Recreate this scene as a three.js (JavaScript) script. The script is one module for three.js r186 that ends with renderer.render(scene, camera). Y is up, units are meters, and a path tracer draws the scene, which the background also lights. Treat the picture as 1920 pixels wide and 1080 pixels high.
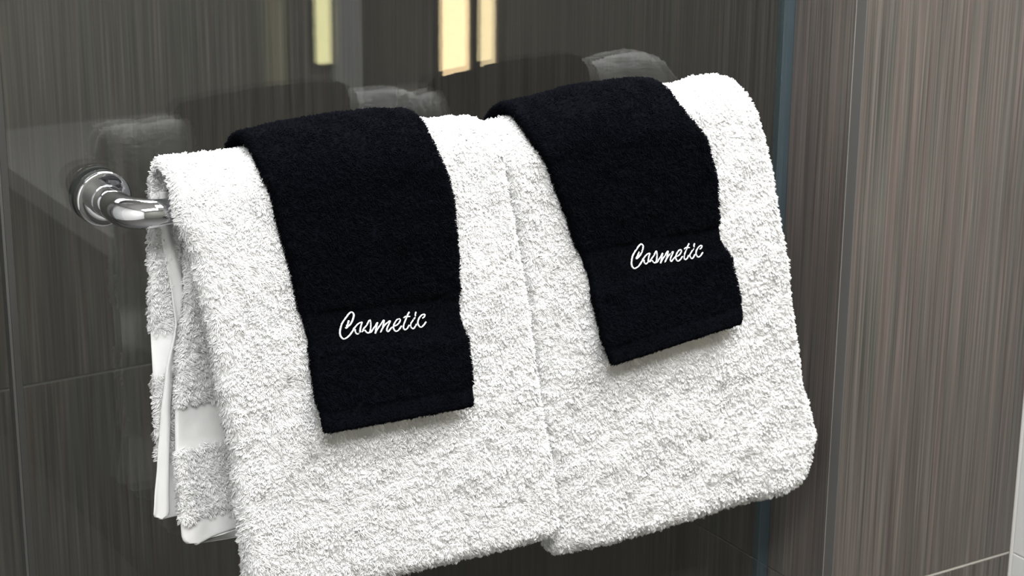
import * as THREE from 'three';
import { RoundedBoxGeometry } from 'three/addons/geometries/RoundedBoxGeometry.js';
import { mergeGeometries } from 'three/addons/utils/BufferGeometryUtils.js';
import { ImprovedNoise } from 'three/addons/math/ImprovedNoise.js';
import { RectAreaLightUniformsLib } from 'three/addons/lights/RectAreaLightUniformsLib.js';

// ---------------------------------------------------------------- camera, light, exposure
// Coordinates: x along the glass, y up (H is the height of the towel rail), z out of the glass into the room.
const H = 1.05;
const scene = new THREE.Scene();
scene.background = new THREE.Color(0x000000);
const camera = new THREE.PerspectiveCamera(2 * Math.atan(540 / 3779) * 180 / Math.PI, 16 / 9, 0.05, 30);
camera.position.set(-0.4931, H + 0.3899, 1.3975);
camera.rotation.set(THREE.MathUtils.degToRad(-17.61), THREE.MathUtils.degToRad(-31.36), THREE.MathUtils.degToRad(0.4514), 'YXZ');
camera.focus = 1.5;
camera.userData.fStop = 18;
scene.add(camera);

const renderer = new THREE.WebGLRenderer({ antialias: true });
renderer.toneMapping = THREE.LinearToneMapping;
renderer.toneMappingExposure = 1.42;
renderer.shadowMap.enabled = true;
renderer.shadowMap.type = THREE.PCFSoftShadowMap;
RectAreaLightUniformsLib.init();

const CEIL = 2.45;
function areaLight(w, h, pos, target, intensity, color = 0xffffff) {
  const l = new THREE.RectAreaLight(color, intensity, w, h);
  l.position.set(...pos); l.lookAt(...target); l.castShadow = true;
  scene.add(l);
  return l;
}
const UNSEEN_MAIN_LAMP = { w: 1.2, h: 0.6, x: 0.74, z: 0.66, power: 33 };  // out of view, placed to light the towels from above
areaLight(UNSEEN_MAIN_LAMP.w, UNSEEN_MAIN_LAMP.h, [UNSEEN_MAIN_LAMP.x, CEIL - 0.03, UNSEEN_MAIN_LAMP.z], [UNSEEN_MAIN_LAMP.x, 0, UNSEEN_MAIN_LAMP.z], UNSEEN_MAIN_LAMP.power, 0xffffff);
const UNSEEN_SHOWER_LAMP = { w: 0.3, h: 0.2, x: 0.3, z: -0.68, power: 78 };  // out of view, near the back wall so its light fades downward
areaLight(UNSEEN_SHOWER_LAMP.w, UNSEEN_SHOWER_LAMP.h, [UNSEEN_SHOWER_LAMP.x, CEIL - 0.03, UNSEEN_SHOWER_LAMP.z], [UNSEEN_SHOWER_LAMP.x, 0, UNSEEN_SHOWER_LAMP.z], UNSEEN_SHOWER_LAMP.power, 0xffffff);
const UNSEEN_ROOM_LAMP = { w: 1.2, h: 0.6, x: -0.45, z: 1.4, power: 28 };  // out of view, placed to brighten the left towel's inner layers
areaLight(UNSEEN_ROOM_LAMP.w, UNSEEN_ROOM_LAMP.h, [UNSEEN_ROOM_LAMP.x, CEIL - 0.03, UNSEEN_ROOM_LAMP.z], [UNSEEN_ROOM_LAMP.x, 0, UNSEEN_ROOM_LAMP.z], UNSEEN_ROOM_LAMP.power, 0xffffff);

// ---------------------------------------------------------------- helpers
let seed = 12345;
const rnd = () => { seed = (seed * 1664525 + 1013904223) >>> 0; return seed / 4294967296; };
const gauss = () => (rnd() + rnd() + rnd() - 1.5) / 0.75;
const perlin = new ImprovedNoise();
const noise = (x, y, z = 0) => perlin.noise(x + 100.3, y + 50.7, z + 20.1);
const clamp = (v, a, b) => Math.max(a, Math.min(b, v));
const smooth = (a, b, v) => { const t = clamp((v - a) / (b - a), 0, 1); return t * t * (3 - 2 * t); };
function table(list) {                       // linear table, sorted by key
  const l = list.slice().sort((a, b) => a[0] - b[0]);
  return (k) => {
    if (k <= l[0][0]) return l[0][1];
    for (let i = 1; i < l.length; i++) if (k <= l[i][0]) { const f = (k - l[i - 1][0]) / (l[i][0] - l[i - 1][0]); const g = f * f * (3 - 2 * f) * 0.35 + f * 0.65; return l[i - 1][1] + (l[i][1] - l[i - 1][1]) * g; }
    return l[l.length - 1][1];
  };
}
const used = {};
function numbered(n) { used[n] = (used[n] ?? -1) + 1; return used[n] ? n + '_' + String(used[n]).padStart(3, '0') : n; }
function mesh(name, geo, mat, parent) {
  const m = new THREE.Mesh(geo, mat);
  m.name = parent ? name : numbered(name);
  if (parent) { const k = parent.children.filter((c) => c.userData.baseName === name).length; m.userData.baseName = name; if (k) m.name = name + '_' + String(k).padStart(3, '0'); }
  m.castShadow = m.receiveShadow = true;
  (parent ?? scene).add(m);
  return m;
}
function thing(name, label, category, pos = [0, H, 0], group) {
  const g = new THREE.Group(); g.name = numbered(name); g.position.set(...pos);
  g.userData = { label, category }; if (group) g.userData.group = group;
  scene.add(g); return g;
}
function structure(name, pos = [0, H, 0]) {
  const g = new THREE.Group(); g.name = name; g.position.set(...pos); g.userData.kind = 'structure'; scene.add(g); return g;
}

// ---------------------------------------------------------------- materials
const lerp = (a, b, t) => a + (b - a) * t;
function streakTexture(s) {                  // thin vertical streaks of a wood-like porcelain, 0.6 m wide and 1.2 m tall
  const W = 2048, HH = 256, d = new Uint8Array(W * HH * 4);
  const per = (x, n) => ((x % n) + n) % n;
  for (let y = 0; y < HH; y++) for (let x = 0; x < W; x++) {
    const xm = x / W * 600, ym = y / HH * 1200;      // mm
    let v = 0;
    v += 0.85 * noise(xm / 0.8, ym / 160, s);
    v += 0.65 * noise(xm / 2.0, ym / 220, s + 7);
    v += 0.40 * noise(xm / 6, ym / 330, s + 13);
    v += 0.18 * noise(xm / 22, ym / 500, s + 19);
    const hue = noise(xm / 9, ym / 400, s + 31) + 0.6 * noise(xm / 2.5, ym / 250, s + 37);
    const k = 1 + clamp(v, -0.8, 0.9) * 0.40;
    const i = (y * W + x) * 4;
    d[i] = clamp(103 * k + hue * 4.5, 0, 255); d[i + 1] = clamp(97 * k - hue * 2, 0, 255); d[i + 2] = clamp(92 * k - hue * 1, 0, 255); d[i + 3] = 255;
  }
  const t = new THREE.DataTexture(d, W, HH, THREE.RGBAFormat);
  t.colorSpace = THREE.SRGBColorSpace; t.wrapS = t.wrapT = THREE.MirroredRepeatWrapping;
  t.magFilter = THREE.LinearFilter; t.minFilter = THREE.LinearMipmapLinearFilter; t.generateMipmaps = true; t.needsUpdate = true;
  return t;
}
const streaks = streakTexture(3);
const M = {
  tile: new THREE.MeshStandardMaterial({ name: 'streaked_porcelain', color: new THREE.Color(0.375, 0.37, 0.364), map: streaks, roughness: 0.5 }),
  tileEdge: new THREE.MeshStandardMaterial({ name: 'tile_edge', color: new THREE.Color(0.048, 0.046, 0.043), roughness: 0.8 }),
  grout: new THREE.MeshStandardMaterial({ name: 'grout', color: new THREE.Color(0.36, 0.345, 0.315), roughness: 0.95 }),
  greyGrout: new THREE.MeshStandardMaterial({ name: 'grey_grout', color: new THREE.Color(0.075, 0.072, 0.067), roughness: 0.95 }),
  whiteTile: new THREE.MeshStandardMaterial({ name: 'white_tile', color: new THREE.Color(0.38, 0.38, 0.37), roughness: 0.35 }),
  whiteGrout: new THREE.MeshStandardMaterial({ name: 'white_grout', color: new THREE.Color(0.5, 0.49, 0.46), roughness: 0.9 }),
  plaster: new THREE.MeshStandardMaterial({ name: 'plaster', color: new THREE.Color(0.68, 0.68, 0.67), roughness: 0.9 }),
  darkPlaster: new THREE.MeshStandardMaterial({ name: 'dark_plaster', color: new THREE.Color(0.13, 0.13, 0.115), roughness: 0.9 }),
  post: new THREE.MeshStandardMaterial({ name: 'grey_post', color: new THREE.Color(0.38, 0.39, 0.40), roughness: 0.7 }),
  warmPost: new THREE.MeshStandardMaterial({ name: 'cream_post', color: new THREE.Color(0.34, 0.33, 0.22), roughness: 0.7 }),
  ceiling: new THREE.MeshStandardMaterial({ name: 'ceiling_paint', color: new THREE.Color(0.82, 0.82, 0.81), roughness: 0.9 }),
  floor: new THREE.MeshStandardMaterial({ name: 'floor_tile', color: new THREE.Color(0.055, 0.054, 0.051), roughness: 0.5 }),
  ledge: new THREE.MeshStandardMaterial({ name: 'white_stone', color: new THREE.Color(0.25, 0.25, 0.246), roughness: 0.4 }),
  glass: new THREE.MeshPhysicalMaterial({ name: 'clear_glass', color: new THREE.Color(0.86, 0.88, 0.87), transmission: 1, thickness: 0, roughness: 0, ior: 1.52 }),
  glassEdge: new THREE.MeshPhysicalMaterial({ name: 'glass_edge', color: new THREE.Color(0.62, 0.74, 0.80), roughness: 0.05, transmission: 0.97, thickness: 0, specularIntensity: 0.8 }),
  seal: new THREE.MeshStandardMaterial({ name: 'dark_seal', color: new THREE.Color(0.012, 0.012, 0.011), roughness: 0.6 }),
  sealLip: new THREE.MeshStandardMaterial({ name: 'seal_lip', color: new THREE.Color(0.03, 0.03, 0.028), roughness: 0.5 }),
  chrome: new THREE.MeshStandardMaterial({ name: 'polished_chrome', color: new THREE.Color(0.56, 0.56, 0.58), metalness: 1, roughness: 0.04 }),
  white: new THREE.MeshPhysicalMaterial({ name: 'white_terry', color: new THREE.Color(0.97, 0.97, 0.967), roughness: 1, transmission: 0.6, thickness: 0, specularIntensity: 0.2 }),
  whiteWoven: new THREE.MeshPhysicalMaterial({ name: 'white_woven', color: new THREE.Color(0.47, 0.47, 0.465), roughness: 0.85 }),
  black: new THREE.MeshPhysicalMaterial({ name: 'black_terry', color: new THREE.Color(0.0012, 0.0014, 0.0024), roughness: 1, specularIntensity: 0.07, sheen: 0.02, sheenColor: new THREE.Color(0.25, 0.32, 0.55), sheenRoughness: 0.5 }),
  thread: new THREE.MeshPhysicalMaterial({ name: 'white_thread', color: new THREE.Color(0.55, 0.56, 0.58), roughness: 0.6, sheen: 0.3, sheenColor: new THREE.Color(1, 1, 1) }),
};

// ---------------------------------------------------------------- the setting
function metricUV(geo, off) {                // uv in tile sizes from position and normal, so that streaks keep their size
  const p = geo.attributes.position, n = geo.attributes.normal, uv = new Float32Array(p.count * 2);
  for (let i = 0; i < p.count; i++) {
    const ax = Math.abs(n.getX(i)) > 0.7 ? p.getZ(i) : p.getX(i);
    uv[2 * i] = ax / 0.6 + off; uv[2 * i + 1] = (Math.abs(n.getY(i)) > 0.7 ? p.getZ(i) : p.getY(i)) / 1.2 + off * 0.37;
  }
  geo.setAttribute('uv', new THREE.BufferAttribute(uv, 2));
  return geo;
}
function tile(parent, x0, x1, y0, y1, z0, z1, mat, off) {
  const g = new RoundedBoxGeometry(x1 - x0, y1 - y0, z1 - z0, 1, 0.0007);
  metricUV(g, off);
  const m = mesh('tile', g, mat, parent);
  m.position.set((x0 + x1) / 2, (y0 + y1) / 2, (z0 + z1) / 2);
  return m;
}
function slab(name, x0, x1, y0, y1, z0, z1, mat, parent) {
  const m = mesh(name, new THREE.BoxGeometry(x1 - x0, y1 - y0, z1 - z0), mat, parent);
  m.position.set((x0 + x1) / 2, (y0 + y1) / 2, (z0 + z1) / 2);
  if (!parent) m.userData.kind = 'structure';
  return m;
}
const X0 = -1.5, X1 = 2.6, ZB = -0.85, ZF = 2.25, JX = 0.653, PX = 0.883, PZ = 0.095;
slab('floor', X0 - 0.1, X1 + 0.1, -0.1, 0, ZB - 0.2, ZF + 0.1, M.floor);
slab('ceiling', X0 - 0.1, X1 + 0.1, CEIL, CEIL + 0.1, ZB - 0.2, ZF + 0.1, M.ceiling);
slab('wall_left', X0 - 0.1, X0, 0, CEIL, ZB - 0.2, ZF + 0.1, M.plaster);
slab('wall_front', X0, X1, 0, CEIL, ZF, ZF + 0.1, M.darkPlaster);
slab('wall_far_right', X1, X1 + 0.1, 0, CEIL, ZB - 0.2, ZF + 0.1, M.darkPlaster);

const rows = [-1.05, -0.461, 0.139, 0.739, CEIL - H];
const gap = 0.0012;
{ // shower back wall behind the glass
  const w = structure('wall_back');
  slab('grout', X0, JX + 0.01, -1.05, CEIL - H, ZB - 0.11, ZB - 0.0012, M.greyGrout, w);
  let o = 0.11;
  for (let r = 0; r < 4; r++) for (let c = 0; c < 4; c++) {
    const xa = JX - 0.6 * (c + 1), xb = JX - 0.6 * c;
    tile(w, Math.max(xa, X0) + gap, xb - gap, rows[r] + gap, rows[r + 1] - gap, ZB - 0.009, ZB, M.tile, o); o += 0.271;
  }
}
{ // tiled pier at the right: its left side runs from the front edge to the back of the shower, its face looks into the room
  const w = structure('wall_right');
  slab('grout', JX + 0.0012, PX, -1.05, CEIL - H, ZB - 0.05, PZ - 0.0018, M.greyGrout, w);
  for (const y of rows.slice(1, 4)) slab('joint', JX + 0.001, PX - 0.002, y - gap, y + gap, PZ - 0.006, PZ - 0.0008, M.grout, w);
  slab('joint', JX + 0.0001, JX + 0.006, -1.05, CEIL - H, 0.0806, 0.0822, M.grout, w);
  let o = 0.43;
  const cols = [[0.0815, -0.16], [-0.16, -0.76], [-0.76, ZB]];
  for (let r = 0; r < 4; r++) {
    for (const [za, zb] of cols) { tile(w, JX, JX + 0.009, rows[r] + 0.0004, rows[r + 1] - 0.0004, zb + 0.0004, za - (za > 0 ? 0.0009 : 0.0004), M.tile, o); o += 0.313; }
    const t = tile(w, JX - 0.0004, PX - 0.002, rows[r] + gap, rows[r + 1] - gap, 0.082, PZ, M.tile, o + 0.05); o += 0.19;
    const e = mesh('tile_edge', new RoundedBoxGeometry(0.0012, rows[r + 1] - rows[r] - 2 * gap, 0.0128, 1, 0.0003), M.tileEdge, w);
    e.position.set(JX - 0.0004, (rows[r] + rows[r + 1]) / 2, 0.0886);
  }
}
{ // white tiled wall coming forward from the pier's right edge
  const w = structure('wall_end');
  slab('grout', PX + 0.0015, PX + 0.15, -1.05, CEIL - H, 0.09, 0.2, M.whiteGrout, w);
  for (let r = 0; r < 4; r++) tile(w, PX, PX + 0.008, rows[r] + 0.0008, rows[r + 1] - 0.0008, PZ + 0.0026, 0.2, M.whiteTile, 0);
}
slab('wall_recess', PX + 0.15, X1, 0, CEIL, 0.0, 0.1, M.plaster);
{  // pale ledge out of view, placed to mirror a light patch in the glass
  const w = structure('unseen_ledge');
  slab('ledge_top', 0.53, 1.9, -0.515, -0.48, 1.0, ZF, M.ledge, w);
  slab('ledge_front', 0.545, 1.9, -1.05, -0.515, 1.015, ZF, M.floor, w);  // body kept dark so the glass mirrors little below the top
}

// upright posts out of view, placed to mirror pale bands in the glass
slab('unseen_trim_2', 1.298, 1.352, 0, CEIL, ZF - 0.03, ZF, M.post);
slab('unseen_trim_3', 1.150, 1.186, 0, CEIL, ZF - 0.03, ZF, M.warmPost);

// glass door and fixed panel, dark seal between them
function pane(name, x0, x1) {
  const w = structure(name);
  const g = new THREE.BoxGeometry(x1 - x0, 1.98, 0.008);
  const p = mesh('pane', g, M.glass, w); p.position.set((x0 + x1) / 2, -0.03, -0.004);
  return w;
}
const door = pane('door_1', -0.0685, JX - 0.0132);
const dE = mesh('glass_edge', new RoundedBoxGeometry(0.0125, 1.98, 0.0088, 1, 0.0008), M.glassEdge, door); dE.position.set(JX - 0.0068, -0.03, -0.004);
pane('window_1', X0, -0.076);
{
  const w = structure('trim_1');
  slab('seal', -0.0745, -0.0695, -1.05, 0.97, -0.0085, 0.0008, M.seal, w);
  slab('seal_lip', -0.0768, -0.0748, -1.05, 0.97, -0.0085, 0.0010, M.sealLip, w);
}

// ---------------------------------------------------------------- towel rail
{
  const rail = thing('towel_rail', 'polished chrome towel rail with a round flange, fixed to the glass door', 'towel rail');
  const L = 0.556, R = 0.022, zr = 0.062, y = -0.002;
  const pts = [];
  pts.push([0, y, 0.006]);
  for (let z = 0.012; z < zr - R; z += 0.006) pts.push([0, y, z]);
  for (let i = 0; i <= 14; i++) { const a = i / 14 * Math.PI / 2; pts.push([R - R * Math.cos(a), y, zr - R + R * Math.sin(a)]); }
  const half = pts.map((p) => [...p]);
  for (let i = 1; i < 12; i++) pts.push([R + (L - 2 * R) * i / 12, y, zr]);
  for (const p of half.reverse()) pts.push([L - p[0], p[1], p[2]]);
  class Poly extends THREE.Curve { getPoint(t, o = new THREE.Vector3()) { const f = t * (pts.length - 1), i = Math.min(Math.floor(f), pts.length - 2), k = f - i; return o.set(lerp(pts[i][0], pts[i + 1][0], k), y, lerp(pts[i][2], pts[i + 1][2], k)); } }
  const fine = new THREE.CatmullRomCurve3(pts.map((p) => new THREE.Vector3(...p)), false, 'centripetal').getSpacedPoints(320);
  const bg = tubeGeo(fine, fine.map((p) => { const d = Math.min(p.x, L - p.x); return lerp(0.0118, 0.0099, smooth(0.001, 0.028, d)); }), 44);
  mesh('bar', bg, M.chrome, rail);
  const prof = [[0.0001, 0.0080], [0.012, 0.0080], [0.0180, 0.0079], [0.0202, 0.0074], [0.0211, 0.0062], [0.0213, 0.0042], [0.0213, 0.0006], [0.0208, 0]].map((p) => new THREE.Vector2(...p));
  const fg = new THREE.LatheGeometry(new THREE.SplineCurve(prof).getPoints(40), 64); fg.rotateX(Math.PI / 2);
  const cprof = [[0.0116, 0.0128], [0.0122, 0.0126], [0.0124, 0.0120], [0.0124, 0.0070]].map((p) => new THREE.Vector2(...p));
  const cg = new THREE.LatheGeometry(new THREE.SplineCurve(cprof).getPoints(16), 48); cg.rotateX(Math.PI / 2);
  const wg = new THREE.CylinderGeometry(0.0212, 0.0212, 0.004, 48); wg.rotateX(Math.PI / 2);
  for (const x of [0, L]) {
    const f = mesh('flange', fg, M.chrome, rail); f.position.set(x, y, 0);
    const c = mesh('collar', cg, M.chrome, f);
    const b = mesh('back_plate', wg, M.seal, f); b.position.z = -0.0102;
  }
}

// ---------------------------------------------------------------- cloth
// A sheet hung along a path of (y, z): closed, with rounded sides and ends. Returns the geometry and a list of triangles for the pile.
function drape({ zF, zB, yF, yB, y0, top, tilt = 0 }) {
  const a = (zF - zB) / 2, zc = (zF + zB) / 2, L1 = y0 - yF, L2 = Math.PI * (a + (top - y0)) / 2, L3 = Math.max(y0 - yB, 0.0001), L = L1 + L2 + L3;
  return { L, at(s) {                        // s in metres from the front end
    if (s < L1) { const y = yF + s; return { y, z: zF + tilt * (1 - Math.exp((y - y0) / 0.06)), part: 'front', f: s / L1 }; }
    if (s < L1 + L2) { const f = (s - L1) / L2, an = f * Math.PI; return { y: y0 + (top - y0) * Math.sin(an), z: zc + a * Math.cos(an), part: 'top', f }; }
    const f = (s - L1 - L2) / L3; return { y: y0 - (s - L1 - L2), z: zB, part: 'back', f };
  } };
}
function hanging(points) {                   // a layer that hangs straight: list of [y, z] from the lower end up
  const cs = [0]; for (let i = 1; i < points.length; i++) cs.push(cs[i - 1] + Math.hypot(points[i][0] - points[i - 1][0], points[i][1] - points[i - 1][1]));
  const ty = table(cs.map((c, i) => [c, points[i][0]])), tz = table(cs.map((c, i) => [c, points[i][1]]));
  return { L: cs[cs.length - 1], at: (s) => ({ y: ty(s), z: tz(s), part: 'front', f: s / cs[cs.length - 1] }) };
}
function sheet({ path, left, right, half, step = 0.004, across = 60, bump = () => 0, warp = null, round = 5 }) {
  const rings = [], n = Math.round(path.L / step);
  const ring = (s, capA, dir) => {           // capA: angle of the end rounding
    const e = 1e-4, p = path.at(s), q0 = path.at(Math.max(0, s - e)), q1 = path.at(Math.min(path.L, s + e));
    const len = Math.hypot(q1.y - q0.y, q1.z - q0.z) || 1, ty = (q1.y - q0.y) / len, tz = (q1.z - q0.z) / len;
    const ny = -tz, nz = ty;                 // X x T
    let h = half(p, s); const hh = h;
    const xl = left(p), xr = right(p);
    let shift = 0, inset = 0;
    if (capA !== undefined) { shift = dir * hh * Math.sin(capA); inset = hh * (1 - Math.cos(capA)); h = Math.max(hh * Math.cos(capA), 1e-5); }
    const out = [];
    const push = (x, k) => {                 // k: offset along the normal
      const b = bump(x, p, k > 0 ? 1 : -1, s) * (Math.abs(k) / hh);
      const v = { x, y: p.y + ny * (k + Math.sign(k) * b) + ty * shift, z: p.z + nz * (k + Math.sign(k) * b) + tz * shift, p, s };
      if (warp) warp(v, p, s);
      out.push(v);
    };
    const a = xl + inset + hh, b = xr - inset - hh;
    for (let i = 0; i < across; i++) push(lerp(a, b, i / across), h);
    for (let i = 0; i < round; i++) { const an = i / round * Math.PI; push(b + hh * Math.sin(an), h * Math.cos(an)); }
    for (let i = 0; i < across; i++) push(lerp(b, a, i / across), -h);
    for (let i = 0; i < round; i++) { const an = i / round * Math.PI; push(a - hh * Math.sin(an), -h * Math.cos(an)); }
    return out;
  };
  for (let i = 4; i >= 1; i--) rings.push(ring(0, i / 4 * Math.PI / 2, -1));
  for (let i = 0; i <= n; i++) rings.push(ring(path.L * i / n));
  for (let i = 1; i <= 4; i++) rings.push(ring(path.L, i / 4 * Math.PI / 2, 1));
  const U = rings[0].length, pos = new Float32Array(rings.length * U * 3), idx = [], uv = new Float32Array(rings.length * U * 2);
  rings.forEach((r, i) => r.forEach((v, j) => { const k = i * U + j; pos.set([v.x, v.y, v.z], k * 3); uv.set([v.x, v.s], k * 2); }));
  for (let i = 0; i < rings.length - 1; i++) for (let j = 0; j < U; j++) {
    const a = i * U + j, b = i * U + (j + 1) % U, c = a + U, d = b + U;
    idx.push(a, b, d, a, d, c);
  }
  for (const [r0, flip] of [[0, 1], [rings.length - 1, 0]]) for (let j = 1; j < U - 1; j++) { const o = r0 * U; flip ? idx.push(o, o + j + 1, o + j) : idx.push(o, o + j, o + j + 1); }
  const g = new THREE.BufferGeometry();
  g.setAttribute('position', new THREE.BufferAttribute(pos, 3)); g.setAttribute('uv', new THREE.BufferAttribute(uv, 2)); g.setIndex(idx);
  g.computeVertexNormals();
  const info = []; rings.forEach((r) => r.forEach((v) => info.push(v)));
  return { g, info };
}
function tubeGeo(points, radii, sides, soft = 0) {   // soft: normals of fuzzy yarn lean towards z
  const pos = [], nor = [], idx = [], n = points.length;
  let u = new THREE.Vector3(1, 0.3, 0.2);
  for (let i = 0; i < n; i++) {
    const t = points[Math.min(i + 1, n - 1)].clone().sub(points[Math.max(i - 1, 0)]).normalize();
    u.addScaledVector(t, -u.dot(t)).normalize(); const w = t.clone().cross(u);
    for (let j = 0; j < sides; j++) {
      const a = j / sides * Math.PI * 2, d = u.clone().multiplyScalar(Math.cos(a)).addScaledVector(w, Math.sin(a));
      pos.push(...points[i].clone().addScaledVector(d, radii[i]).toArray()); if (soft) d.multiplyScalar(1 - soft).add(new THREE.Vector3(0, 0, soft)).normalize(); nor.push(...d.toArray());
    }
  }
  for (let i = 0; i < n - 1; i++) for (let j = 0; j < sides; j++) { const a = i * sides + j, b = i * sides + (j + 1) % sides; idx.push(a, b, b + sides, a, b + sides, a + sides); }
  const g = new THREE.BufferGeometry();
  g.setAttribute('position', new THREE.Float32BufferAttribute(pos, 3)); g.setAttribute('normal', new THREE.Float32BufferAttribute(nor, 3)); g.setIndex(idx);
  return g;
}
function tuft(height, length, radius, blades, spread, s0) {   // a few short yarn ends leaning one way: z is the cloth's normal, x the way they lean
  const keep = seed; seed = s0; const parts = [];
  for (let k = 0; k < blades; k++) {
    const bx = (rnd() - 0.5) * spread - length * 0.3, by = (rnd() - 0.5) * spread, an = gauss() * 0.55, hh = height * (0.55 + 0.75 * rnd()), ll = length * (0.65 + 0.6 * rnd()), bend = gauss() * 0.35;
    const pts = [], rad = [];
    for (let i = 0; i <= 4; i++) { const t = i / 4, r = ll * t, a = an + bend * t; pts.push(new THREE.Vector3(bx + Math.cos(a) * r, by + Math.sin(a) * r, hh * Math.sin(t * (1.2 + 0.7 * (k % 3) / 2)) - height * 0.2)); rad.push(radius * (i === 4 ? 0.3 : 1 - 0.3 * t * t)); }
    parts.push(tubeGeo(pts, rad, 5, 0.75));
  }
  seed = keep;
  return mergeGeometries(parts);
}
function pile(parent, sh, geo, mat, area, { name = 'pile', keep = () => true, lean = 0.9, size = [0.75, 1.25] } = {}) {
  const p = sh.g.attributes.position, nrm = sh.g.attributes.normal, ix = sh.g.index.array, mats = [];
  const A = new THREE.Vector3(), B = new THREE.Vector3(), C = new THREE.Vector3(), N = new THREE.Vector3(), T = new THREE.Vector3(), W = new THREE.Vector3(), down = new THREE.Vector3(0, -1, 0);
  const q = new THREE.Matrix4();
  let left = 0;
  for (let f = 0; f < ix.length; f += 3) {
    A.fromBufferAttribute(p, ix[f]); B.fromBufferAttribute(p, ix[f + 1]); C.fromBufferAttribute(p, ix[f + 2]);
    const ar = W.copy(B).sub(A).cross(T.copy(C).sub(A)).length() / 2;
    left += ar / area;
    while (left > 0) {
      if (left < 1 && rnd() > left) { left = 0; break; }
      left -= 1;
      let u = rnd(), v = rnd(); if (u + v > 1) { u = 1 - u; v = 1 - v; }
      const x = A.x + (B.x - A.x) * u + (C.x - A.x) * v, y = A.y + (B.y - A.y) * u + (C.y - A.y) * v, z = A.z + (B.z - A.z) * u + (C.z - A.z) * v;
      if (!keep(x, y, z, sh.info[ix[f]])) continue;
      N.fromBufferAttribute(nrm, ix[f]).multiplyScalar(1 - u - v).addScaledVector(W.fromBufferAttribute(nrm, ix[f + 1]), u).addScaledVector(W.fromBufferAttribute(nrm, ix[f + 2]), v).normalize();
      N.x += gauss() * 0.34; N.y += gauss() * 0.34; N.z += gauss() * 0.34; N.normalize();
      const an = gauss() * 0.8 + 3.2 * noise(x * 70, y * 70, z * 60) + 1.2 * noise(x * 25, y * 25, 3);
      T.copy(down).addScaledVector(N, -N.dot(down)); if (T.lengthSq() < 0.02) T.set(1, 0, 0).addScaledVector(N, -N.x); T.normalize();
      W.copy(N).cross(T);
      T.multiplyScalar(Math.cos(an) * 1).addScaledVector(W, Math.sin(an)).normalize(); W.copy(N).cross(T);
      const s = lerp(size[0], size[1], rnd()) * (1 + 0.35 * noise(x * 140, y * 140, 9));
      q.makeBasis(T.clone().multiplyScalar(s), W.clone().multiplyScalar(s), N.clone().multiplyScalar(s * (0.85 + 0.3 * rnd()))); q.setPosition(x, y, z);
      mats.push(...q.elements);
    }
  }
  const im = new THREE.InstancedMesh(geo, mat, mats.length / 16);
  im.instanceMatrix.array.set(mats); im.name = name; im.userData.kind = 'stuff'; im.castShadow = im.receiveShadow = true;
  parent.add(im);
  return im;
}
function edges({ front, top, back }) {
  const tf = table(front), tb = table(back), f0 = front[0][1];
  return (p) => p.part === 'front' ? tf(p.y) : p.part === 'back' ? tb(p.y) : p.f < 0.5 ? lerp(tf(p.y), top, smooth(0, 1, p.f * 2)) : lerp(top, tb(p.y), smooth(0, 1, p.f * 2 - 1));
}
const whiteTuft = tuft(0.0031, 0.0030, 0.00028, 4, 0.0038, 77);
const blackTuft = tuft(0.0020, 0.0015, 0.00024, 4, 0.0018, 91);

const blackNap = tuft(0.0006, 0.0015, 0.0002, 4, 0.0018, 53);

// lumpy, soft relief of a thick towel
const lumps = (amp) => (x, p, side, s) => amp * (0.0016 * noise(x * 22, s * 22, side * 3) + 0.0011 * noise(x * 60, s * 60, 5 + side) + 0.0003 * noise(x * 190, s * 190, 9));
function whiteTowel(cfg) {
  const t = thing('bath_towel', cfg.label, 'towel', [0, H, 0]);
  const path = drape({ zF: 0.0755, zB: 0.033, yF: cfg.yF + 0.011, yB: cfg.yB, y0: 0.004, top: 0.0292, tilt: 0.007 });
  const half = (p) => p.part === 'front' ? lerp(0.0105, 0.0080, smooth(0, 0.35, p.f)) : p.part === 'top' ? lerp(0.0080, 0.0066, p.f) : lerp(0.0066, 0.0042, smooth(0, 0.4, p.f));
  const lift = table(cfg.lift), foot = table(cfg.foot);
  const sh = sheet({ path, left: edges(cfg.left), right: edges(cfg.right), half, step: 0.0025, across: 130, bump: (x, p, side, s) => lumps(1.1)(x, p, side, s) - (side < 0 ? cfg.thin * smooth(0.075, 0.035, x) * (p.part === 'back' ? 0.3 : 1) : 0), round: 7,
    warp(v, p) {
      v.y += lift(v.x) * smooth(-0.03, 0.02, v.y);
      if (p.part === 'front') v.y += (foot(v.x) - cfg.yF) * smooth(0.45, 0, p.f);
      if (p.part === 'front') v.z += cfg.belly(v.x, v.y);
      if (p.part === 'back') v.z += 0.002 * Math.sin(v.x * 60 + v.y * 14) * smooth(0, 0.5, p.f);
    } });
  mesh('folded_panel', sh.g, M.white, t);
  pile(t, sh, whiteTuft, M.white, 3.0e-6, { keep: (x, y, z, i) => !cfg.under(x, y, i.p) && !(i.p.part === 'back' && (y < cfg.yB + 0.045 || (y < -0.103 && y > -0.136))) });
  return t;
}
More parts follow.
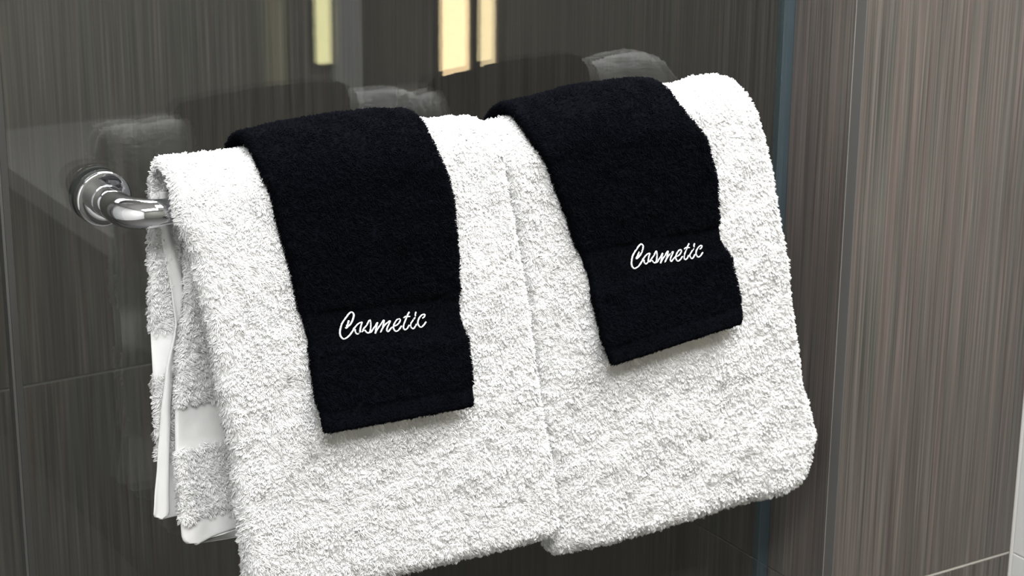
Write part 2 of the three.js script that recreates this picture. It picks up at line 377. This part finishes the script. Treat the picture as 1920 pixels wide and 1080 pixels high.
// outlines of the two face cloths: white loops that lie under them are pressed flat
const CLOTH = {
  a: { yF: -0.180, foot: (x) => lerp(-0.1770, -0.1800, (x - 0.13) / 0.13),
    left: { front: [[0.036, 0.0925], [-0.005, 0.1012], [-0.073, 0.1143], [-0.1123, 0.1233], [-0.1426, 0.126], [-0.1808, 0.1325]], top: 0.0905, back: [[0, 0.089], [-0.15, 0.088]] },
    right: { front: [[0.035, 0.2372], [-0.017, 0.250], [-0.0646, 0.2522], [-0.0996, 0.2530], [-0.11, 0.2535], [-0.125, 0.2585], [-0.1319, 0.2608], [-0.1843, 0.2643]], top: 0.2335, back: [[0, 0.224], [-0.15, 0.212]] } },
  b: { yF: -0.164, foot: (x) => lerp(-0.1695, -0.1555, (x - 0.397) / 0.133),
    left: { front: [[0.0376, 0.323], [-0.0075, 0.341], [-0.0584, 0.3597], [-0.0968, 0.376], [-0.14, 0.3865], [-0.173, 0.3973]], top: 0.318, back: [[0, 0.315], [-0.15, 0.312]] },
    right: { front: [[0.034, 0.472], [0, 0.4925], [-0.0325, 0.502], [-0.0746, 0.505], [-0.085, 0.507], [-0.1097, 0.520], [-0.159, 0.530]], top: 0.464, back: [[0, 0.46], [-0.15, 0.456]] } },
};
for (const c of Object.values(CLOTH)) { c.l = edges(c.left); c.r = edges(c.right); }
const under = (c) => (x, y, p) => x > c.l(p) + 0.006 && x < c.r(p) - 0.006 && (p.part === 'top' || y > (p.part === 'back' ? -0.147 : c.foot(x) + 0.004));
const towelL = whiteTowel({
  label: 'thick white terry bath towel on the left half of the rail, with loose side layers',
  yF: -0.323, yB: -0.252,
  left: { front: [[0.0042, 0.0255], [-0.0375, 0.0375], [-0.113, 0.0495], [-0.2, 0.0615], [-0.29, 0.0685], [-0.335, 0.072]], top: 0.0265, back: [[0.018, 0.027], [-0.04, 0.0235], [-0.09, 0.021], [-0.2, 0.0225], [-0.255, 0.021]] },
  right: { front: [[0.004, 0.302], [-0.01, 0.3025], [-0.08, 0.3145], [-0.126, 0.3225], [-0.197, 0.3315], [-0.27, 0.3455], [-0.32, 0.3510]], top: 0.2925, back: [[0, 0.296], [-0.25, 0.30]] },
  thin: 0.0085, lift: [[0.03, 0], [0.1, -0.002], [0.2, 0], [0.25, 0.003], [0.285, 0.001]], foot: [[0.07, -0.325], [0.2, -0.323], [0.35, -0.322]],
  under: under(CLOTH.a), belly: (x, y) => 0.004 * smooth(-0.05, -0.28, y) * smooth(0.15, 0.34, x),
});
whiteTowel({
  label: 'thick white terry bath towel on the right half of the rail, beside the tiled pier',
  yF: -0.341, yB: -0.25,
  left: { front: [[0.004, 0.3025], [-0.01, 0.3045], [-0.08, 0.318], [-0.126, 0.3255], [-0.197, 0.3345], [-0.27, 0.3470], [-0.345, 0.348]], top: 0.2965, back: [[0, 0.305], [-0.25, 0.31]] },
  right: { front: [[0.017, 0.5515], [-0.038, 0.5675], [-0.137, 0.590], [-0.23, 0.608], [-0.279, 0.6225], [-0.306, 0.629], [-0.33, 0.622]], top: 0.5445, back: [[0, 0.55], [-0.25, 0.57]] },
  thin: 0, lift: [[0.30, -0.006], [0.327, -0.004], [0.39, 0], [0.44, 0.002], [0.48, 0.007], [0.524, 0.010], [0.547, 0.003]],
  foot: [[0.345, -0.345], [0.4355, -0.343], [0.498, -0.340], [0.551, -0.336], [0.59, -0.339], [0.610, -0.334], [0.632, -0.318]],
  under: under(CLOTH.b), belly: (x, y) => -0.0045 * smooth(0.40, 0.33, x) * smooth(0.01, -0.06, y) - 0.004 * smooth(-0.2, -0.33, y) * smooth(0.41, 0.34, x),
});

// loose inner layers seen through the open left side of the left towel
{
  const corner = (d, rad) => d < rad ? rad - Math.sqrt(Math.max(0, rad * rad - (rad - Math.max(d, 0)) ** 2)) : 0;   // rounded lower corners
  const lx = table([[0.004, 0.047], [-0.069, 0.0445], [-0.12, 0.0365], [-0.16, 0.0325], [-0.2, 0.030], [-0.276, 0.0310]]);
  const path = hanging([[-0.2745, 0.049], [-0.20, 0.046], [-0.175, 0.0445], [-0.1, 0.047], [0.0, 0.049]]);
  const band = (y) => (y < -0.160 && y > -0.194) || y < -0.253;
  const sh = sheet({ path, left: (p) => lx(p.y) + corner(p.y + 0.2745, 0.010), right: () => 0.285, step: 0.004, across: 70, round: 6,
    half: (p) => band(p.y) ? 0.0026 : 0.0038, bump: lumps(0.7), warp(v) { v.z += 0.0025 * Math.sin(v.x * 95 + 1 + v.y * 9) * smooth(-0.05, -0.2, v.y); v.y += 0.008 * (v.x - 0.03) / 0.05 * smooth(-0.2, -0.27, v.y) * (v.x < 0.09 ? 1 : 0); } });
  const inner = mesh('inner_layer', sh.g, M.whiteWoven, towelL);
  pile(inner, sh, whiteTuft, M.white, 3.0e-6, { keep: (x, y) => !band(y) && x < 0.16 });
  // flat woven side hem, a ribbon that narrows where it folds
  const rows = [[0.012, 0.031, 0.049], [-0.0225, 0.0300, 0.0465], [-0.0705, 0.0363, 0.0456], [-0.0967, 0.0378, 0.0430], [-0.1355, 0.0286, 0.0362], [-0.1675, 0.0237, 0.0322], [-0.2075, 0.0191, 0.0285], [-0.236, 0.0150, 0.0275], [-0.2535, 0.0128, 0.0270]];
  const l = table(rows.map((r) => [r[0], r[1]])), r = table(rows.map((q) => [q[0], q[2]]));
  const hp = hanging([[-0.2515, 0.0385], [-0.20, 0.0385], [-0.13, 0.0375], [-0.0967, 0.0395], [-0.05, 0.0385], [0.006, 0.0385]]);
  const hs = sheet({ path: hp, left: (p) => l(p.y) + corner(p.y + 0.2515, 0.005), right: (p) => r(p.y) - corner(p.y + 0.2515, 0.005), half: () => 0.0012, step: 0.003, across: 16, round: 4,
    warp(v) { v.z += 0.0012 * Math.sin((v.x - l(v.y)) * 520 + v.y * 40); } });
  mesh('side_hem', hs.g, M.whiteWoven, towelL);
}

// ---------------------------------------------------------------- embroidery strokes, millimetres from the foot of the C
const SCRIPT = {
  C: [[[7.27, 13.99], [6.34, 11.52], [4.53, 8.11], [6.44, 9.03], [8.52, 10.61], [10.17, 13.09], [11.24, 15.8], [11.43, 17.98], [10.44, 19.6], [9.28, 20.12], [7.21, 18.87], [4.99, 16.57], [2.76, 14.19], [0.81, 11.22], [-0.23, 7.67], [-0.5, 4.41], [0.18, 2.09], [2.18, -0.05], [4.81, 0.32], [7.18, 1.71], [8.96, 3.34], [10.46, 5.3], [11.97, 7.54]]],
  o: [[[11.51, 6.51], [13.46, 8.67], [15.83, 10.2], [18.19, 10.5], [17.41, 8.0], [16.78, 5.61], [16.15, 3.09], [14.21, 1.75], [12.48, 3.57], [12.24, 6.11]], [[16.31, 3.75], [18.06, 3.04], [19.85, 4.26]]],
  s: [[[18.06, 3.04], [19.56, 5.0], [21.96, 7.23], [24.97, 11.16], [25.66, 7.99], [25.46, 4.69], [24.98, 2.27], [23.34, 1.02], [21.73, 2.13], [20.43, 4.16]], [[23.34, 1.02], [26.01, 1.54], [27.82, 3.74]]],
  m: [[[27.21, 3.01], [29.62, 5.66], [31.59, 8.25], [30.81, 5.74], [30.02, 2.53], [29.39, -0.29], [30.45, 1.62], [32.87, 4.55], [37.1, 8.99], [36.46, 5.9], [35.38, 2.73], [33.84, -0.35]], [[34.13, 0.08], [35.35, 2.1], [38.07, 5.27], [42.43, 7.6], [41.36, 5.27], [39.83, 2.46], [39.44, 0.57], [40.38, -0.71], [42.2, 0.66], [44.32, 2.82]]],
  e: [[[44.62, 2.9], [47.62, 3.1], [50.04, 4.65], [51.11, 6.57], [50.37, 7.95], [48.57, 7.69], [46.45, 5.53], [45.21, 2.66], [45.49, 0.38], [47.26, -1.61], [49.98, -0.67], [52.42, 2.01]]],
  t: [[[59.3, 12.2], [57.61, 9.54], [55.77, 5.93], [54.23, 2.54], [53.9, 0.07], [55.09, -1.68], [57.21, -0.77], [58.9, 1.75]], [[53.98, 7.91], [55.8, 8.86], [57.9, 8.51], [60.02, 8.3]]],
  i: [[[64.39, 7.01], [62.41, 4.82], [60.42, 2.34], [60.1, 0.43], [62.2, -2.04], [63.87, -1.06], [65.41, 1.36]], [[65.18, 11.23], [64.41, 9.26], [64.55, 7.55]]],
  k: [[[70.45, 4.88], [72.44, 6.24], [72.6, 7.76], [71.08, 8.01], [68.49, 6.47], [66.79, 3.52], [66.62, 1.01], [68.88, -1.91], [71.48, -0.93], [73.94, 1.76]]],
};
function strokeGeo(points, width, place) {   // a raised satin-stitched stroke; place(x, y, h) puts millimetres on the cloth
  const c = new THREE.CatmullRomCurve3(points.map((p) => new THREE.Vector3(p[0], p[1], 0)), false, 'centripetal');
  const len = c.getLength(), n = Math.max(12, Math.round(len / 0.2)), pos = [], idx = [], prof = [[-1, -0.2], [-0.85, 0.5], [-0.4, 0.92], [0, 1], [0.4, 0.92], [0.85, 0.5], [1, -0.2]];
  for (let i = 0; i <= n; i++) {
    const t = i / n, p = c.getPointAt(t), d = c.getTangentAt(t);
    const down = Math.abs(d.y), end = Math.min(1, 0.45 + 2.2 * Math.min(t, 1 - t) * len / 2);
    const w = width * (0.72 + 0.38 * down) * end * (0.94 + 0.12 * rnd()), hgt = 0.75 * (0.72 + 0.28 * (i % 2)) * end;
    for (const [a, b] of prof) pos.push(...place(p.x - d.y * a * w / 2, p.y + d.x * a * w / 2, b * hgt));
  }
  const m = prof.length;
  for (let i = 0; i < n; i++) for (let j = 0; j < m - 1; j++) { const a = i * m + j; idx.push(a, a + m, a + 1, a + 1, a + m, a + m + 1); }
  for (const [o, f] of [[0, 0], [n * m, 1]]) for (let j = 1; j < m - 1; j++) f ? idx.push(o, o + j, o + j + 1) : idx.push(o, o + j + 1, o + j);
  const g = new THREE.BufferGeometry(); g.setAttribute('position', new THREE.Float32BufferAttribute(pos, 3)); g.setIndex(idx); g.computeVertexNormals();
  return g;
}

function faceCloth(cfg) {
  const t = thing('face_cloth', cfg.label, 'face cloth', [0, H, 0]);
  const path = drape({ zF: 0.0878, zB: 0.0200, yF: cfg.yF, yB: -0.15, y0: 0.004, top: 0.0457, tilt: 0.006 });
  const lift = table(cfg.lift), foot = cfg.foot;
  const band = (x, y) => { const b = cfg.band(x); return y < b[1] && y > b[0]; };
  const warp = (v, p) => {
    v.y += lift(v.x) * smooth(-0.03, 0.02, v.y);
    if (p.part === 'front') v.y += (foot(v.x) - cfg.yF) * smooth(0.7, 0, p.f);
    if (p.part === 'front') { const b = cfg.belly(v.x, v.y); v.z += b; v.x -= 0.42 * b; }
  };
  const half = () => 0.0036;
  const sh = sheet({ path, left: edges(cfg.left), right: edges(cfg.right), half, step: 0.0025, across: 110, round: 6, warp,
    bump: (x, p, side, s) => {
      if (p.part === 'front') {
        const d = p.y - cfg.yF;
        if (d < 0.014) return (0.0005 * noise(x * 260, s * 30, 2) + 0.00025 * noise(x * 620, s * 30, 6)) * smooth(0.014, 0.009, d) - 0.0003;
        if (band(x, p.y)) return -0.0007;
      }
      return 0.0007 * noise(x * 40, s * 40, side) + 0.0004 * noise(x * 130, s * 130, 4);
    } });
  mesh('cloth', sh.g, M.black, t);
  pile(t, sh, blackTuft, M.black, 2.2e-6, { keep: (x, y, z, i) => !(i.p.part === 'front' && (band(x, i.p.y) || i.p.y - cfg.yF < 0.013)) });
  pile(t, sh, blackNap, M.black, 1.6e-6, { name: 'nap', keep: (x, y, z, i) => i.p.part === 'front' && z > 0.088 && (band(x, i.p.y) || i.p.y - cfg.yF < 0.013) });
  const ca = Math.cos(cfg.turn), sa = Math.sin(cfg.turn);
  const place = (x, y, h) => {
    const X = cfg.at[0] + (x * ca - y * sa) * 0.001 * cfg.scale, Y = cfg.at[1] + (x * sa + y * ca) * 0.001 * cfg.scale;
    const v = { x: X, y: Y, z: 0.0885 + 0.006 * (1 - Math.exp((Y - 0.004) / 0.06)) + 0.0026 };
    v.z += cfg.belly(X, Y);
    return [X, Y, v.z + h * 0.001];
  };
  for (const k of Object.keys(SCRIPT)) {
    const gs = SCRIPT[k].map((s) => strokeGeo(s, k === 'C' ? 1.45 : 1.25, place));
    mesh('letter', mergeGeometries(gs), M.thread, t);
  }
  return t;
}
faceCloth({
  label: 'black face cloth with white Cosmetic embroidery, lying over the left white bath towel',
  ...CLOTH.a,
  lift: [[0.0934, -0.0015], [0.15, 0.003], [0.195, 0.0033], [0.236, -0.0008]],
  band: (x) => { const f = (x - 0.12) / 0.14; return [lerp(-0.117, -0.130, f), lerp(-0.0855, -0.094, f)]; }, belly: (x, y) => 0.011 * smooth(-0.108, -0.185, y), at: [0.1482, -0.1107], turn: 0, scale: 1,
});
faceCloth({
  label: 'black face cloth with white Cosmetic embroidery, lying over the right white bath towel',
  ...CLOTH.b,
  lift: [[0.33, -0.0042], [0.388, 0.0027], [0.44, 0.0027], [0.467, 0]],
  band: (x) => { const f = (x - 0.37) / 0.14; return [lerp(-0.109, -0.099, f), -0.0715]; }, belly: (x, y) => 0.011 * smooth(-0.094, -0.17, y), at: [0.4155, -0.0957], turn: 0.028, scale: 0.975,
});

// ---------------------------------------------------------------- lamps, all out of view
function panelLight(P, label) {
  const t = thing('unseen_ceiling_light', label, 'ceiling light', [P.x, CEIL, P.z]);
  const fr = []; const b = 0.02;
  for (const s of [-1, 1]) {
    const a = new THREE.BoxGeometry(P.w + 2 * b, 0.02, b); a.translate(0, -0.01, s * (P.h + b) / 2); fr.push(a);
    const c = new THREE.BoxGeometry(b, 0.02, P.h); c.translate(s * (P.w + b) / 2, -0.01, 0); fr.push(c);
  }
  mesh('frame', mergeGeometries(fr), M.ceiling, t);
  const d = mesh('diffuser', new THREE.BoxGeometry(P.w, 0.01, P.h), new THREE.MeshStandardMaterial({ name: 'lit_diffuser', color: 0xffffff, emissive: new THREE.Color(1, 0.97, 0.93), emissiveIntensity: 0.6 }), t);
  d.position.y = -0.008;
}
panelLight(UNSEEN_MAIN_LAMP, 'unseen large rectangular ceiling light panel, lighting the towels from above');
panelLight(UNSEEN_SHOWER_LAMP, 'unseen small ceiling light panel inside the shower, lighting its back wall from above');
panelLight(UNSEEN_ROOM_LAMP, 'unseen ceiling light panel over the left of the room, lighting the inner towel layers');

// glowing strips out of view, placed to mirror warm stripes in the glass
const UNSEEN_STRIPS = [
  [1.272, 0.032, -0.414, [0.85, 0.80, 0.42], 6.5, 'pale greenish glowing strip out of view opposite the glass, giving the leftmost mirrored stripe'],
  [1.577, 0.062, -0.47, [1.0, 0.74, 0.42], 11, 'widest warm yellow glowing strip out of view opposite the glass, giving the middle mirrored stripe'],
  [1.655, 0.033, -0.47, [1.0, 0.80, 0.46], 8, 'narrow warm yellow glowing strip out of view opposite the glass, giving the rightmost mirrored stripe'],
];
for (const [x, w, yb, c, e, label] of UNSEEN_STRIPS) {
  const h = 1.2, t = thing('unseen_glow_strip', label, 'light strip', [x, H + yb, ZF], 'unseen glowing strips opposite the glass');
  const hsg = mesh('housing', new RoundedBoxGeometry(w + 0.016, h + 0.016, 0.016, 1, 0.002), M.seal, t); hsg.position.set(0, h / 2, -0.008);
  const col = new THREE.Color(...c);
  const d = mesh('diffuser', new RoundedBoxGeometry(w, h, 0.012, 2, 0.003), new THREE.MeshStandardMaterial({ name: 'lit_strip', color: 0x222222, emissive: col, emissiveIntensity: e }), t); d.position.set(0, h / 2, -0.0165);
  const l = areaLight(w, h, [x, H + yb + h / 2, ZF - 0.03], [x, H + yb + h / 2, 0], 1.0, col);
}

renderer.render(scene, camera);
